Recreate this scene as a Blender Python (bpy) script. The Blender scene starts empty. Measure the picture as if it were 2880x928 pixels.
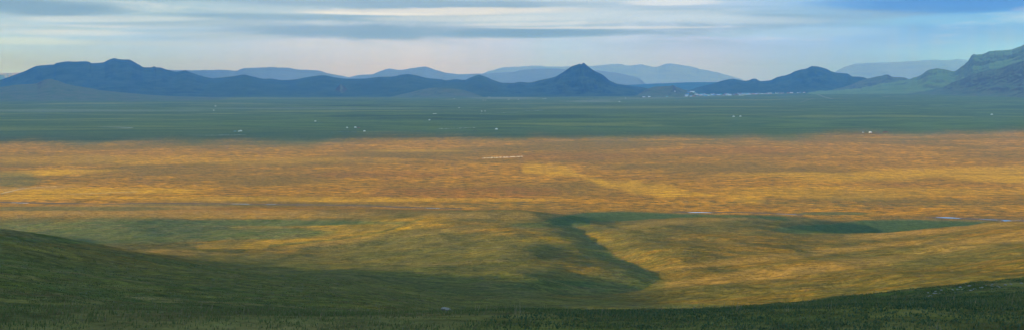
import bpy, math, random
import numpy as np
from mathutils import Vector
random.seed(7); RS = np.random.RandomState(11)

scene = bpy.context.scene
COL = scene.collection
H = 130.0            # camera height above the river plain (m)
F = 2700.0           # focal length in photo pixels (2880 wide)
YH = 240.0           # photo row of the true horizon
SUN_EL = math.radians(8.0)
SX, SY = -0.984, -0.177          # horizontal direction towards the sun

# ------------------------------------------------------------------ noise
def _hash(ix, iy, seed):
    n = (ix.astype(np.int64) * 374761393 + iy.astype(np.int64) * 668265263 + seed * 1442695041) & 0xffffffff
    n = ((n ^ (n >> 13)) * 1274126177) & 0xffffffff
    return ((n ^ (n >> 16)) & 0xffff) / 65535.0
def vnoise(x, y, seed=0):
    ix = np.floor(x); iy = np.floor(y)
    fx = x - ix; fy = y - iy
    fx = fx * fx * fx * (fx * (fx * 6 - 15) + 10); fy = fy * fy * fy * (fy * (fy * 6 - 15) + 10)
    a = _hash(ix, iy, seed); b = _hash(ix + 1, iy, seed)
    c = _hash(ix, iy + 1, seed); d = _hash(ix + 1, iy + 1, seed)
    return (a * (1 - fx) + b * fx) * (1 - fy) + (c * (1 - fx) + d * fx) * fy * 1.0
def fbm(x, y, octs=4, seed=0, gain=0.5):
    s = 0; a = 1.0; t = 0
    for k in range(octs):
        s = s + a * (vnoise(x, y, seed + k * 17) * 2 - 1); t += a
        x = x * 2.03 + 5.1; y = y * 2.03 + 1.7; a *= gain
    return s / t
def ridged(x, y, octs=4, seed=0):
    s = 0; a = 1.0; t = 0
    for k in range(octs):
        s = s + a * (1 - np.abs(vnoise(x, y, seed + k * 13) * 2 - 1) * 2); t += a
        x = x * 2.1 + 3.3; y = y * 2.1 + 7.7; a *= 0.5
    return s / t
def sstep(a, b, x):
    t = np.clip((x - a) / (b - a), 0, 1); return t * t * (3 - 2 * t)

# ------------------------------------------------------------------ tagging helpers
def tag(o, label=None, cat=None, group=None, kind=None):
    if label: o['label'] = label
    if cat: o['category'] = cat
    if group: o['group'] = group
    if kind: o['kind'] = kind
    return o
def link(name, me, mat=None, parent=None, kind=None):
    o = bpy.data.objects.new(name, me); COL.objects.link(o)
    if mat: me.materials.append(mat)
    if parent: o.parent = parent
    if kind: o['kind'] = kind
    return o
def grid_mesh(name, P, cyclic=False):
    """P: (rows, cols, 3) array -> mesh of quads"""
    R, C = P.shape[:2]
    me = bpy.data.meshes.new(name)
    idx = np.arange(R * C).reshape(R, C)
    if cyclic: idx = np.concatenate([idx, idx[:, :1]], 1)
    q = np.stack([idx[:-1, :-1], idx[:-1, 1:], idx[1:, 1:], idx[1:, :-1]], -1).reshape(-1, 4)
    nq = len(q)
    me.vertices.add(R * C); me.vertices.foreach_set('co', P.reshape(-1).astype(np.float32))
    me.loops.add(nq * 4); me.loops.foreach_set('vertex_index', q.reshape(-1).astype(np.int32))
    me.polygons.add(nq)
    me.polygons.foreach_set('loop_start', (np.arange(nq) * 4).astype(np.int32))
    me.polygons.foreach_set('loop_total', np.full(nq, 4, np.int32))
    me.polygons.foreach_set('use_smooth', np.ones(nq, bool))
    me.update(calc_edges=True); me.validate()
    return me
def raw_mesh(name, verts, faces, smooth=False):
    me = bpy.data.meshes.new(name); me.from_pydata([tuple(v) for v in verts], [], faces); me.update()
    if smooth: me.polygons.foreach_set('use_smooth', [True] * len(me.polygons))
    return me

# ------------------------------------------------------------------ terrain: lofted profiles
def pchip(xk, yk, x):
    """monotone cubic along the last axis; xk,yk (N,K); x (N,M)"""
    h = np.diff(xk, axis=1); d = np.diff(yk, axis=1) / h
    m = np.zeros_like(yk)
    w1 = 2 * h[:, 1:] + h[:, :-1]; w2 = h[:, 1:] + 2 * h[:, :-1]
    dd = d[:, :-1] * d[:, 1:]
    with np.errstate(divide='ignore', invalid='ignore'):
        hm = (w1 + w2) / (w1 / d[:, :-1] + w2 / d[:, 1:])
    m[:, 1:-1] = np.where(dd > 0, np.nan_to_num(hm), 0)
    m[:, 0] = d[:, 0]; m[:, -1] = d[:, -1] * 0
    K = xk.shape[1]
    out = np.zeros_like(x)
    for k in range(K - 1):
        lo = xk[:, k:k + 1]; hi = xk[:, k + 1:k + 2]
        t = np.clip((x - lo) / (hi - lo), 0, 1)
        v = (yk[:, k:k+1] * (1 + 2*t) * (1-t)**2 + m[:, k:k+1] * (hi-lo) * t * (1-t)**2
             + yk[:, k+1:k+2] * t*t * (3 - 2*t) + m[:, k+1:k+2] * (hi-lo) * t*t * (t-1))
        sel = (x >= lo) if k else np.ones_like(x, bool)
        out = np.where(sel, v, out)
    return out
# column u : nodes (depth, photo row) near -> far
TB = {
 -1500: [(16,930),(45,770),(90,640),(160,560),(270,520),(420,560),(560,575),(700,585),(860,600),(990,592),(1080,558)],
 -700: [(16,935),(45,800),(90,700),(160,625),(265,578),(420,605),(560,610),(680,620),(860,625),(970,596),(1070,562)],
    0: [(16,945),(45,862),(90,792),(160,717),(260,646),(420,700),(560,690),(680,655),(850,649),(945,600),(1065,568)],
  360: [(16,945),(45,882),(90,835),(160,772),(260,705),(420,712),(540,704),(650,690),(830,636),(940,598),(1060,570)],
  700: [(16,945),(45,898),(90,860),(150,812),(230,765),(400,752),(540,715),(680,672),(850,628),(950,592),(1050,572)],
 1000: [(16,945),(42,903),(85,880),(140,838),(210,800),(330,775),(480,727),(680,655),(830,610),(930,588),(1030,576)],
 1300: [(16,945),(36,893),(75,902),(150,872),(210,838),(300,795),(450,720),(650,640),(790,597),(900,592),(1020,582)],
 1480: [(16,945),(35,888),(75,905),(150,874),(215,838),(300,800),(440,718),(620,643),(740,600),(830,591),(1015,589)],
 1640: [(16,945),(36,888),(75,903),(155,874),(225,838),(300,808),(420,735),(560,672),(700,627),(850,612),(990,592)],
 1850: [(16,945),(38,884),(75,900),(170,870),(250,835),(340,785),(450,718),(620,652),(790,615),(880,617),(980,594)],
 2100: [(16,940),(45,866),(80,885),(190,858),(280,812),(370,760),(480,705),(640,645),(820,606),(900,608),(975,597)],
 2250: [(16,935),(47,855),(85,872),(195,845),(290,795),(385,745),(490,700),(620,658),(790,628),(870,611),(960,603)],
 2400: [(16,930),(50,839),(90,855),(200,826),(300,776),(400,733),(500,695),(605,663),(760,662),(860,636),(948,611)],
 2640: [(16,925),(54,812),(95,828),(210,796),(320,745),(420,706),(520,672),(610,644),(770,670),(860,642),(943,614)],
 2880: [(16,920),(60,790),(100,805),(230,762),(340,712),(440,680),(540,645),(640,620),(800,655),(870,640),(945,618)],
 3600: [(16,910),(68,740),(110,750),(240,700),(350,670),(450,650),(550,625),(650,605),(820,630),(880,625),(950,612)],
}
_us = sorted(TB); _ph = np.array([math.atan((u - 1440) / F) for u in _us])
_lr = np.array([[math.log(Y / math.cos(p)) for Y, y in TB[u]] for u, p in zip(_us, _ph)])
_zz = np.array([[H - Y * (y - YH) / F for Y, y in TB[u]] for u, p in zip(_us, _ph)])
_zz[:, -1] = np.maximum(_zz[:, -1] * 0, 0.0)
# right round: the same hillside carries on behind the camera
_ph = np.concatenate([[-math.pi, -2.3, -1.6], _ph, [1.5, 2.3, math.pi]])
def _ext(a, lead, trail): return np.concatenate([np.tile(a[:1], (lead, 1)), a, np.tile(a[-1:], (trail, 1))])
_lr = _ext(_lr, 3, 3); _zz = _ext(_zz, 3, 3)
for i, f in ((0, 1), (1, .8), (2, .35), (-3, .3), (-2, .8), (-1, 1)):
    t = np.linspace(0, 1, 11)
    _zz[i] = _zz[i] * (1 - f) + (125 + 25 * np.sin(t * 3.0)) * f * (1 - t ** 3)
GULLY = [(1400,812,288),(1560,823,292),(1690,811,308),(1790,799,326),(1862,769,366),(1815,743,408),(1785,722,442),(1722,702,490),(1695,674,556),(1640,652,625),(1605,625,720)]
_g = []
for u, y, Y in GULLY: _g.append(((u - 1440) / F * Y, Y))
def _segd(x, y, pts):
    best = np.full(x.shape, 1e9); side = np.zeros(x.shape); par = np.zeros(x.shape)
    for i in range(len(pts) - 1):
        ax, ay = pts[i]; bx, by = pts[i + 1]; dx, dy = bx - ax, by - ay; L2 = dx * dx + dy * dy
        t = np.clip(((x - ax) * dx + (y - ay) * dy) / L2, 0, 1)
        d = np.hypot(x - ax - t * dx, y - ay - t * dy)
        m = d < best
        best = np.where(m, d, best); par = np.where(m, i + t, par)
        side = np.where(m, np.sign(dx * (y - ay) - dy * (x - ax)), side)
    return best, side, par
def terrain(x, y):
    """ground height for arrays x, y"""
    x = np.atleast_1d(np.asarray(x, float)); y = np.atleast_1d(np.asarray(y, float))
    r = np.hypot(x, y) + 1e-6; ph = np.arctan2(x, y)
    sh = x.shape; xf = x.ravel(); rf = r.ravel(); pf = ph.ravel()
    # smooth interpolation over the columns
    i = np.clip(np.searchsorted(_ph, pf) - 1, 0, len(_ph) - 2)
    t = (pf - _ph[i]) / (_ph[i + 1] - _ph[i]); t = np.clip(t, 0, 1)
    h = (_ph[i + 1] - _ph[i])
    sl = np.diff(_zz, axis=0) / np.diff(_ph)[:, None]
    m = np.zeros_like(_zz); m[1:-1] = 0.5 * (sl[1:] + sl[:-1])
    tt = t[:, None]
    def cub(A):
        m = np.zeros_like(A); sl = np.diff(A, axis=0) / np.diff(_ph)[:, None]; hh = np.diff(_ph)[:, None]
        m[1:-1] = (sl[1:] * hh[:-1] + sl[:-1] * hh[1:]) / (hh[1:] + hh[:-1])
        return (A[i] * (1 + 2*tt) * (1-tt)**2 + m[i] * h[:, None] * tt * (1-tt)**2
          + A[i+1] * tt*tt*(3-2*tt) + m[i+1] * h[:, None] * tt*tt*(tt-1))
    zk = cub(_zz); order_k = cub(_lr)
    xk = np.concatenate([np.full((len(pf), 1), math.log(0.8)), order_k, order_k[:, -1:] + 0.35], 1)
    zk = np.concatenate([np.full((len(pf), 1), H - 1.65), zk, np.zeros((len(pf), 1))], 1)
    z = pchip(xk, zk, np.log(np.maximum(rf, .8))[:, None])[:, 0].reshape(sh)
    # gully that drains the bowl
    d, s, par = _segd(x, y, _g)
    amp = np.interp(par, [0, 1, 3, 5, 7, 9, 10], [.3, 1.8, 3.0, 3.4, 3.0, 2.4, .5])
    w = np.where(s > 0, 15.0, 11.0)
    z = z - amp * np.exp(-(d / w) ** 1.6)
    # unseen higher hillside left of and behind the camera, shaped to shade foreground and bowl
    z = z + 90 * np.exp(-((x + 300) / 120) ** 2 - (np.abs(y + 50) / 95) ** 4)
    z = z + 9 * np.exp(-((x + 330) / 95) ** 2 - ((y - 205) / 105) ** 2)
    fade = np.exp(-(r / 1400.0) ** 4)
    z = z + fade * sstep(90, 260, r) * (2.6 * fbm(x / 95, y / 95, 3, 3) + 1.3 * fbm(x / 26, y / 46, 3, 9)) * sstep(1040, 800, r)
    z = z + sstep(8, 40, r) * sstep(600, 100, r) * .25 * fbm(x / 3.1, y / 3.1, 3, 21)
    # very gentle swell of the plain, and its rise to the hills on the right
    z = z + sstep(1100, 1700, r) * (1.2 * fbm(x / 420, y / 260, 3, 31)) * sstep(9000, 4000, r)
    u = 1440 + F * x / np.maximum(y, 1.0)
    g = np.interp(u, [1800, 2000, 2150, 2300, 2600, 2900, 3600], [0, 4, 14, 30, 60, 88, 130])
    z = z + g * sstep(4200, 11300, y) * sstep(26000, 15000, y) * (y > 0)
    return z

def pix(u, y0, iters=12):
    """ground point seen at photo pixel (u, y0): walk to the first crossing of the ray with the ground"""
    Y = np.concatenate([np.linspace(20, 1200, 1200), np.geomspace(1203, 30000, 900)])
    X = (u - 1440) / F * Y; zr = H - Y * (y0 - YH) / F
    zt = terrain(X, Y); k = np.argmax(zt > zr)
    if not (zt > zr).any(): k = len(Y) - 1
    return float(X[k]), float(Y[k]), float(zt[k])

def build_ground():
    a = math.radians
    ph = np.concatenate([np.linspace(-math.pi, -a(62), 60, endpoint=False), np.linspace(-a(62), -a(31), 110, endpoint=False),
                         np.linspace(-a(31), a(31), 1100, endpoint=False), np.linspace(a(31), a(62), 110, endpoint=False),
                         np.linspace(a(62), math.pi, 60, endpoint=False)])
    rr = np.concatenate([np.geomspace(1.0, 30, 60, endpoint=False), np.geomspace(30, 1250, 620, endpoint=False),
                         np.geomspace(1250, 3500, 160, endpoint=False), np.geomspace(3500, 46000, 95)])
    PH, RR = np.meshgrid(ph, rr)
    X = RR * np.sin(PH); Y = RR * np.cos(PH)
    Z = np.empty_like(X)
    for i in range(0, X.shape[0], 50): Z[i:i + 50] = terrain(X[i:i + 50], Y[i:i + 50])
    P = np.stack([X, Y, Z], -1)
    # close the hole under the camera
    me = grid_mesh('ground', P, cyclic=True)
    me.flip_normals() if me.polygons[5000].normal.z < 0 else None
    return me, X, Y, Z

# regional plant cover and painted hollow shade: (channel, list of shapes) laid on the real ground
def cover(X, Y, Z):
    Ys = np.maximum(Y, 1.0)
    u = 1440 + F * X / Ys; v = YH + (H - Z) * F / Ys
    ok = (Y > 5)
    wob = fbm(X / (30 + Ys * .06), Y / (14 + Ys * .05), 4, 51)
    wob2 = fbm(X / (8 + Ys * .02), Y / (4 + Ys * .03), 3, 77)
    def ell(cx, cy, rx, ry, rot=0, edge=.45, wa=.35):
        c, s = math.cos(math.radians(rot)), math.sin(math.radians(rot))
        dx = u - cx; dy = v - cy
        e = np.hypot((dx * c + dy * s) / rx, (-dx * s + dy * c) / ry) + wa * wob + .15 * wob2
        return sstep(1 + edge * .5, 1 - edge, e) * ok
    def line(pts, w, wa=.5):
        d, s, p = _segd(u, v, pts)
        return sstep(1.4, .2, d / w + wa * wob2) * ok
    g = np.zeros_like(X); yel = np.zeros_like(X); pale = np.zeros_like(X); br = np.zeros_like(X)
    mx = np.maximum
    # green cover; shade of hollows and slopes painted in as darker green
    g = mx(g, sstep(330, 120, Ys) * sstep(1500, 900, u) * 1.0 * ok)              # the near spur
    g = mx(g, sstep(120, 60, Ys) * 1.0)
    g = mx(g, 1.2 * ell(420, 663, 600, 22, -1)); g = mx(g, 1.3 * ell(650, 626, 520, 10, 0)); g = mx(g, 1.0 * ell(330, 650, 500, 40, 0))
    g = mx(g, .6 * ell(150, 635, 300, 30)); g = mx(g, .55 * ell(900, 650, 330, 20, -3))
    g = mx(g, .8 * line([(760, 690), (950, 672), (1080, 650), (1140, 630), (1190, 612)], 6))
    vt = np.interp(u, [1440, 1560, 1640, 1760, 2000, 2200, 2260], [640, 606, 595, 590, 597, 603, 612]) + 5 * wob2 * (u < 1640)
    g = mx(g, 1.5 * sstep(0, 9, v - vt + 4 * wob) * sstep(650, 632, v + 8 * wob) * sstep(1440, 1610, u + 60 * wob) * sstep(2260, 2180, u) * np.where(u > 1660, sstep(770, 830, Ys), 1.) * ok); g = mx(g, .9 * ell(1560, 632, 170, 14))  # hill shadow over the first hollow, painted as dark green
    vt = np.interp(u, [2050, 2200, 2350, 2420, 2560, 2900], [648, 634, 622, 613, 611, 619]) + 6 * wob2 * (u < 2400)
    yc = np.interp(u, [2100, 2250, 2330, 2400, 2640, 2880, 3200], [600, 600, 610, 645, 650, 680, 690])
    g = mx(g, 1.5 * sstep(0, 10, v - vt + 4 * wob) * sstep(2090, 2290, u + 50 * wob) * sstep(yc, yc + 35, Ys) * np.where(u < 2420, sstep(668, 655, v + 5 * wob), 1.) * (Ys < 1000)); g = mx(g, .9 * ell(2330, 600, 120, 5))  # second hollow: its shadow is dark green in the colour too
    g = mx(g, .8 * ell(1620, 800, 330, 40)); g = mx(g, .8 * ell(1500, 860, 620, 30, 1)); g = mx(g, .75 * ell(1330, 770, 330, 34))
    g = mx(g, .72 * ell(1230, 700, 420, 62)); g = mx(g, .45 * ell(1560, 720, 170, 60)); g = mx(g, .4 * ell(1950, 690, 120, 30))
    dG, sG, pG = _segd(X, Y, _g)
    g = mx(g, .95 * sstep(44, 8, dG + 22 * wob) * (sG > 0) * ok)  # shaded left flank of the gully painted green
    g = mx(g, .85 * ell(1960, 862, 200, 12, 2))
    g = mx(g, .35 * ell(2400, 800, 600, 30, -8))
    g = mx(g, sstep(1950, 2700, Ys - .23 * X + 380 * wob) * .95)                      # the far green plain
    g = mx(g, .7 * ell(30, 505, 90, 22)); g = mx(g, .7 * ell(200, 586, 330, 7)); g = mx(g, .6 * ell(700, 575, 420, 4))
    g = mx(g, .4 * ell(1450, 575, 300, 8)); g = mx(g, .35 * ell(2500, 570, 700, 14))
    g = mx(g, .45 * sstep(1000, 850, Ys) * (.9 + .7 * wob)); g = mx(g, .85 * sstep(640, 760, v + 60 * wob) * sstep(1750, 1450, u) * (Ys < 900))  # second term paints the bowl's shade as green
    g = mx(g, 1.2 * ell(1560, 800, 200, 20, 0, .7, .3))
    # yellow bloom
    yel = mx(yel, .95 * ell(260, 536, 330, 9, 0)); yel = mx(yel, .9 * ell(60, 553, 330, 7)); yel = mx(yel, .9 * ell(120, 486, 190, 8, -2))
    yel = mx(yel, .8 * ell(1080, 562, 560, 5, 0)); yel = mx(yel, .85 * line([(1480, 478), (1590, 482), (1700, 515), (1850, 535), (2150, 562)], 13, 1.2))
    yel = mx(yel, .9 * ell(1730, 520, 60, 8)); yel = mx(yel, .75 * ell(2600, 488, 420, 16, -2)); yel = mx(yel, .95 * ell(2800, 500, 190, 14, 2))
    yel = mx(yel, .7 * ell(2250, 490, 260, 8)); yel = mx(yel, .45 * ell(2450, 540, 560, 20)); yel = mx(yel, .6 * ell(1180, 425, 170, 4))
    yel = mx(yel, .65 * ell(1620, 672, 170, 12, -1)); yel = mx(yel, .5 * ell(1050, 640, 230, 22, -6)); yel = mx(yel, .35 * ell(760, 645, 120, 10))
    yel = mx(yel, .4 * ell(560, 450, 600, 14)); yel = mx(yel, .3 * ell(620, 610, 500, 4)); yel = mx(yel, .5 * ell(640, 556, 500, 5))
    yel = mx(yel, .75 * line([(560, 697), (900, 676), (1080, 655), (1200, 622)], 11, .8)); yel = mx(yel, .6 * line([(300, 640), (700, 641), (1000, 632)], 6, .8))
    # bleached dry grass and pale soil
    pale = mx(pale, .8 * line([(900, 690), (1080, 668), (1250, 655), (1360, 645)], 5, .6))
    pale = mx(pale, .8 * ell(120, 595, 520, 16, -2)); pale = mx(pale, .6 * ell(560, 600, 520, 12)); pale = mx(pale, .7 * ell(560, 712, 220, 9, 3))
    pale = mx(pale, .6 * ell(1400, 605, 220, 12)); pale = mx(pale, .7 * ell(1060, 668, 300, 7, -6)); pale = mx(pale, .6 * ell(1000, 755, 500, 8, -3))
    pale = mx(pale, .8 * ell(2200, 720, 420, 10, -6)); pale = mx(pale, .8 * line([(1880, 800), (2150, 770), (2450, 735), (2880, 660)], 14, .9))
    pale = mx(pale, .7 * line([(1700, 650), (1850, 627), (2150, 611)], 8)); pale = mx(pale, .7 * line([(2380, 668), (2640, 648), (2880, 626)], 9))
    pale = mx(pale, .6 * ell(2200, 618, 160, 6)); pale = mx(pale, .8 * ell(100, 528, 150, 5, -3)); pale = mx(pale, .5 * ell(330, 541, 80, 3))
    pale = mx(pale, .8 * ell(1560, 269, 330, 1.6, 0, .5, .2)); pale = mx(pale, .75 * ell(1420, 277, 130, 3)); pale = mx(pale, .7 * ell(1650, 286, 110, 3.2))
    pale = mx(pale, .45 * ell(200, 312, 420, 4)); pale = mx(pale, .4 * ell(900, 306, 420, 3)); pale = mx(pale, .35 * ell(1800, 278, 300, 3, -2))
    # rust red / brown herbs
    br = mx(br, .75 * ell(1330, 540, 300, 18)); br = mx(br, .6 * ell(1080, 490, 260, 14)); br = mx(br, .6 * ell(2060, 425, 260, 12))
    br = mx(br, .5 * ell(1640, 440, 260, 12)); br = mx(br, .6 * ell(1500, 700, 90, 8)); br = mx(br, .45 * ell(1200, 690, 330, 30)); br = mx(br, .45 * ell(2600, 520, 300, 6))
    br = mx(br, .95 * ell(2440, 376.5, 70, 2.0, -1, .3, .1)); br = mx(br, .8 * ell(2540, 373, 90, 1.6, -1, .3, .1))
    br = mx(br, .5 * ell(700, 590, 600, 8)); br = mx(br, .35 * ell(1900, 860, 300, 20)); br = mx(br, .4 * ell(2300, 650, 500, 14))
    return np.stack([g, yel, pale, br], -1)

# ------------------------------------------------------------------ materials
class NT:
    def __init__(s, nt): s.nt = nt; s.n = nt.nodes; s.l = nt.links
    def new(s, t, **k):
        nd = s.n.new(t)
        for a, b in k.items(): setattr(nd, a, b)
        return nd
    def put(s, sock, v):
        if isinstance(v, bpy.types.NodeSocket): s.l.new(v, sock)
        elif v is not None:
            if isinstance(v, (tuple, list)) and len(v) == 3 and sock.type == 'RGBA': v = (*v, 1)
            sock.default_value = v
    def math(s, op, a, b=None, c=None, clamp=False):
        nd = s.new('ShaderNodeMath', operation=op); nd.use_clamp = clamp
        s.put(nd.inputs[0], a); s.put(nd.inputs[1], b)
        if c is not None: s.put(nd.inputs[2], c)
        return nd.outputs[0]
    def mix(s, f, a, b, mode='MIX'):
        nd = s.new('ShaderNodeMix', data_type='RGBA', blend_type=mode)
        s.put(nd.inputs[0], f); s.put(nd.inputs[6], a); s.put(nd.inputs[7], b)
        return nd.outputs[2]
    def rng(s, v, a, b, c=0., d=1., smooth=True):
        nd = s.new('ShaderNodeMapRange'); nd.interpolation_type = 'SMOOTHSTEP' if smooth else 'LINEAR'
        for i, q in enumerate((v, a, b, c, d)): s.put(nd.inputs[i], q)
        return nd.outputs[0]
    def noise(s, vec, scale, detail=4, rough=.55, dist=0.):
        nd = s.new('ShaderNodeTexNoise'); s.put(nd.inputs['Vector'], vec)
        nd.inputs['Scale'].default_value = scale; nd.inputs['Detail'].default_value = detail
        nd.inputs['Roughness'].default_value = rough; nd.inputs['Distortion'].default_value = dist
        return nd.outputs['Fac']
    def mapping(s, vec, scale=(1, 1, 1), rot=(0, 0, 0), loc=(0, 0, 0)):
        nd = s.new('ShaderNodeMapping'); s.put(nd.inputs[0], vec)
        nd.inputs['Scale'].default_value = scale; nd.inputs['Rotation'].default_value = rot; nd.inputs['Location'].default_value = loc
        return nd.outputs[0]
    def ramp(s, f, stops):
        nd = s.new('ShaderNodeValToRGB'); s.put(nd.inputs[0], f); e = nd.color_ramp.elements
        while len(e) < len(stops): e.new(.5)
        for el, (p, c) in zip(e, stops): el.position = p; el.color = (*c, 1)
        return nd.outputs[0]
def new_mat(name):
    m = bpy.data.materials.new(name); m.use_nodes = True
    t = NT(m.node_tree); t.b = m.node_tree.nodes['Principled BSDF']
    t.b.inputs['Specular IOR Level'].default_value = .15
    return m, t
def simple(name, col, rough=.8, var=.18, scale=1.5, spec=.2, metal=0):
    m, t = new_mat(name)
    tc = t.new('ShaderNodeTexCoord').outputs['Object']
    n = t.noise(tc, scale, 4)
    c = t.mix(t.rng(n, .3, .7), tuple(x * (1 - var) for x in col), tuple(min(1, x * (1 + var)) for x in col))
    t.put(t.b.inputs['Base Color'], c); t.b.inputs['Roughness'].default_value = rough
    t.b.inputs['Specular IOR Level'].default_value = spec; t.b.inputs['Metallic'].default_value = metal
    return m
def srgb(r, g, b):
    f = lambda c: (c / 255 / 12.92) if c <= 10.3 else ((c / 255 + .055) / 1.055) ** 2.4
    return (f(r), f(g), f(b))

def ground_material():
    m, t = new_mat('steppe_grass')
    geo = t.new('ShaderNodeNewGeometry'); pos = geo.outputs['Position']
    at = t.new('ShaderNodeAttribute', attribute_name='cover')
    sep = t.new('ShaderNodeSeparateColor'); t.put(sep.inputs[0], at.outputs['Color'])
    g, ye, pa = sep.outputs[0], sep.outputs[1], sep.outputs[2]; br = at.outputs['Alpha']
    # patches at several real sizes; longer along x because the turf follows the valley
    p = t.mapping(pos, (.6, 1, 1))
    n300 = t.noise(p, 1 / 260, 4, .6, .4); n60 = t.noise(p, 1 / 55, 5, .65, .3); n12 = t.noise(p, 1 / 11, 5, .7)
    n2 = t.noise(pos, 1 / 1.6, 5, .7); n03 = t.noise(pos, 4.0, 3, .7)
    dryA = t.mix(t.rng(n60, .38, .62), (.265, .125, .003), (.43, .205, .002))
    dry = t.mix(t.rng(n12, .40, .62), dryA, (.115, .078, .010))
    dry = t.mix(t.math('MULTIPLY', t.rng(n300, .44, .60), .75), dry, (.13, .088, .013))
    dry = t.mix(t.math('MULTIPLY', br, .8), dry, t.mix(t.rng(n12, .4, .6), (.22, .085, .012), (.15, .085, .014)))
    yel = t.mix(t.rng(n12, .36, .60), (.50, .29, .003), (.33, .19, .006))
    sy0 = t.new('ShaderNodeSeparateXYZ'); t.put(sy0.inputs[0], pos)
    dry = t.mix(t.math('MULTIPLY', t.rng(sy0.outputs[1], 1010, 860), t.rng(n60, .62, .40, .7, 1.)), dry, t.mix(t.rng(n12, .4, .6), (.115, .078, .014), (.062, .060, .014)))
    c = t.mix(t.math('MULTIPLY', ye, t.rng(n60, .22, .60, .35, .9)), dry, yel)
    c = t.mix(t.math('MULTIPLY', pa, t.rng(n12, .25, .6)), c, t.mix(n60, (.34, .20, .04), (.24, .15, .04)))
    gr = t.mix(t.rng(n60, .35, .65), (.040, .066, .018), (.072, .094, .025))
    gr = t.mix(t.rng(n12, .42, .62), gr, (.095, .09, .033))
    gr = t.mix(t.math('MULTIPLY', t.rng(n300, .5, .65), .5), gr, (.03, .06, .024))
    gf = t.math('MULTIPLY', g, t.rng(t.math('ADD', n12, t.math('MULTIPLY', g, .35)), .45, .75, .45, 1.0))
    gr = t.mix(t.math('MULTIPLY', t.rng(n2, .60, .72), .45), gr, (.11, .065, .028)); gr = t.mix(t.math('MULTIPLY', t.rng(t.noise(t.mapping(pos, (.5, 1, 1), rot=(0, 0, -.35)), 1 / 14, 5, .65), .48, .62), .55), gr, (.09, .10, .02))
    gr = t.mix(t.rng(g, 1.05, 1.6), gr, t.mix(n12, (.032, .062, .016), (.048, .078, .022)))  # darkest green carries the painted hollow shade
    n900 = t.noise(t.mapping(pos, (.35, 1, 1)), 1 / 700, 6, .68, .6)
    sy = t.new('ShaderNodeSeparateXYZ'); t.put(sy.inputs[0], pos)
    farf = t.rng(sy.outputs[1], 2100, 3200)
    gfar = t.ramp(n900, [(.37, (.052, .074, .012)), (.46, (.13, .16, .022)), (.53, (.072, .102, .015)), (.62, (.20, .20, .03))])
    gr = t.mix(farf, gr, gfar)
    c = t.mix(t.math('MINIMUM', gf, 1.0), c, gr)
    c = t.mix(t.math('MULTIPLY', t.math('MULTIPLY', pa, farf), .7), c, (.30, .29, .22))
    # tussocks, blades, bare bits
    n5 = t.noise(p, 1 / 4.5, 3, .7)
    k = t.math('ADD', t.math('ADD', t.math('MULTIPLY', n2, .6), t.math('MULTIPLY', n5, .5)), t.math('MULTIPLY', n03, .3))
    c = t.mix(1.0, c, t.mix(t.rng(k, .5, .92), (.38, .41, .44), (1.65, 1.6, 1.5)), 'MULTIPLY')
    t.put(t.b.inputs['Base Color'], c); t.b.inputs['Roughness'].default_value = .95; t.b.inputs['Specular IOR Level'].default_value = .03
    hsum = t.math('ADD', t.math('MULTIPLY', n2, .55), t.math('MULTIPLY', n12, 3.2))
    bp = t.new('ShaderNodeBump'); bp.inputs['Strength'].default_value = .75; bp.inputs['Distance'].default_value = 1.0
    t.put(bp.inputs['Height'], hsum); t.put(t.b.inputs['Normal'], bp.outputs[0])
    return m

def hill_material(name, ca, cb, crock, rock=.5, sc=1 / 220.):
    m, t = new_mat(name)
    geo = t.new('ShaderNodeNewGeometry'); pos = geo.outputs['Position']
    n1 = t.noise(pos, sc, 6, .65, .5); n2 = t.noise(pos, sc * 6, 5, .7)
    c = t.mix(t.rng(n1, .35, .65), ca, cb)
    nz = t.new('ShaderNodeSeparateXYZ'); t.put(nz.inputs[0], geo.outputs['Normal'])
    steep = t.rng(t.math('ADD', nz.outputs[2], t.math('ADD', t.math('MULTIPLY', t.math('SUBTRACT', n2, .5), .45), t.math('MULTIPLY', t.math('SUBTRACT', n1, .5), .5))), .975, .84)
    c = t.mix(t.math('MULTIPLY', steep, rock), c, t.mix(t.rng(n2, .4, .6), crock, tuple(x * .55 for x in crock)))
    t.put(t.b.inputs['Base Color'], c); t.b.inputs['Roughness'].default_value = .95; t.b.inputs['Specular IOR Level'].default_value = .05
    bp = t.new('ShaderNodeBump'); bp.inputs['Strength'].default_value = .6; bp.inputs['Distance'].default_value = 30
    t.put(bp.inputs['Height'], n2); t.put(t.b.inputs['Normal'], bp.outputs[0])
    return m

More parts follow.
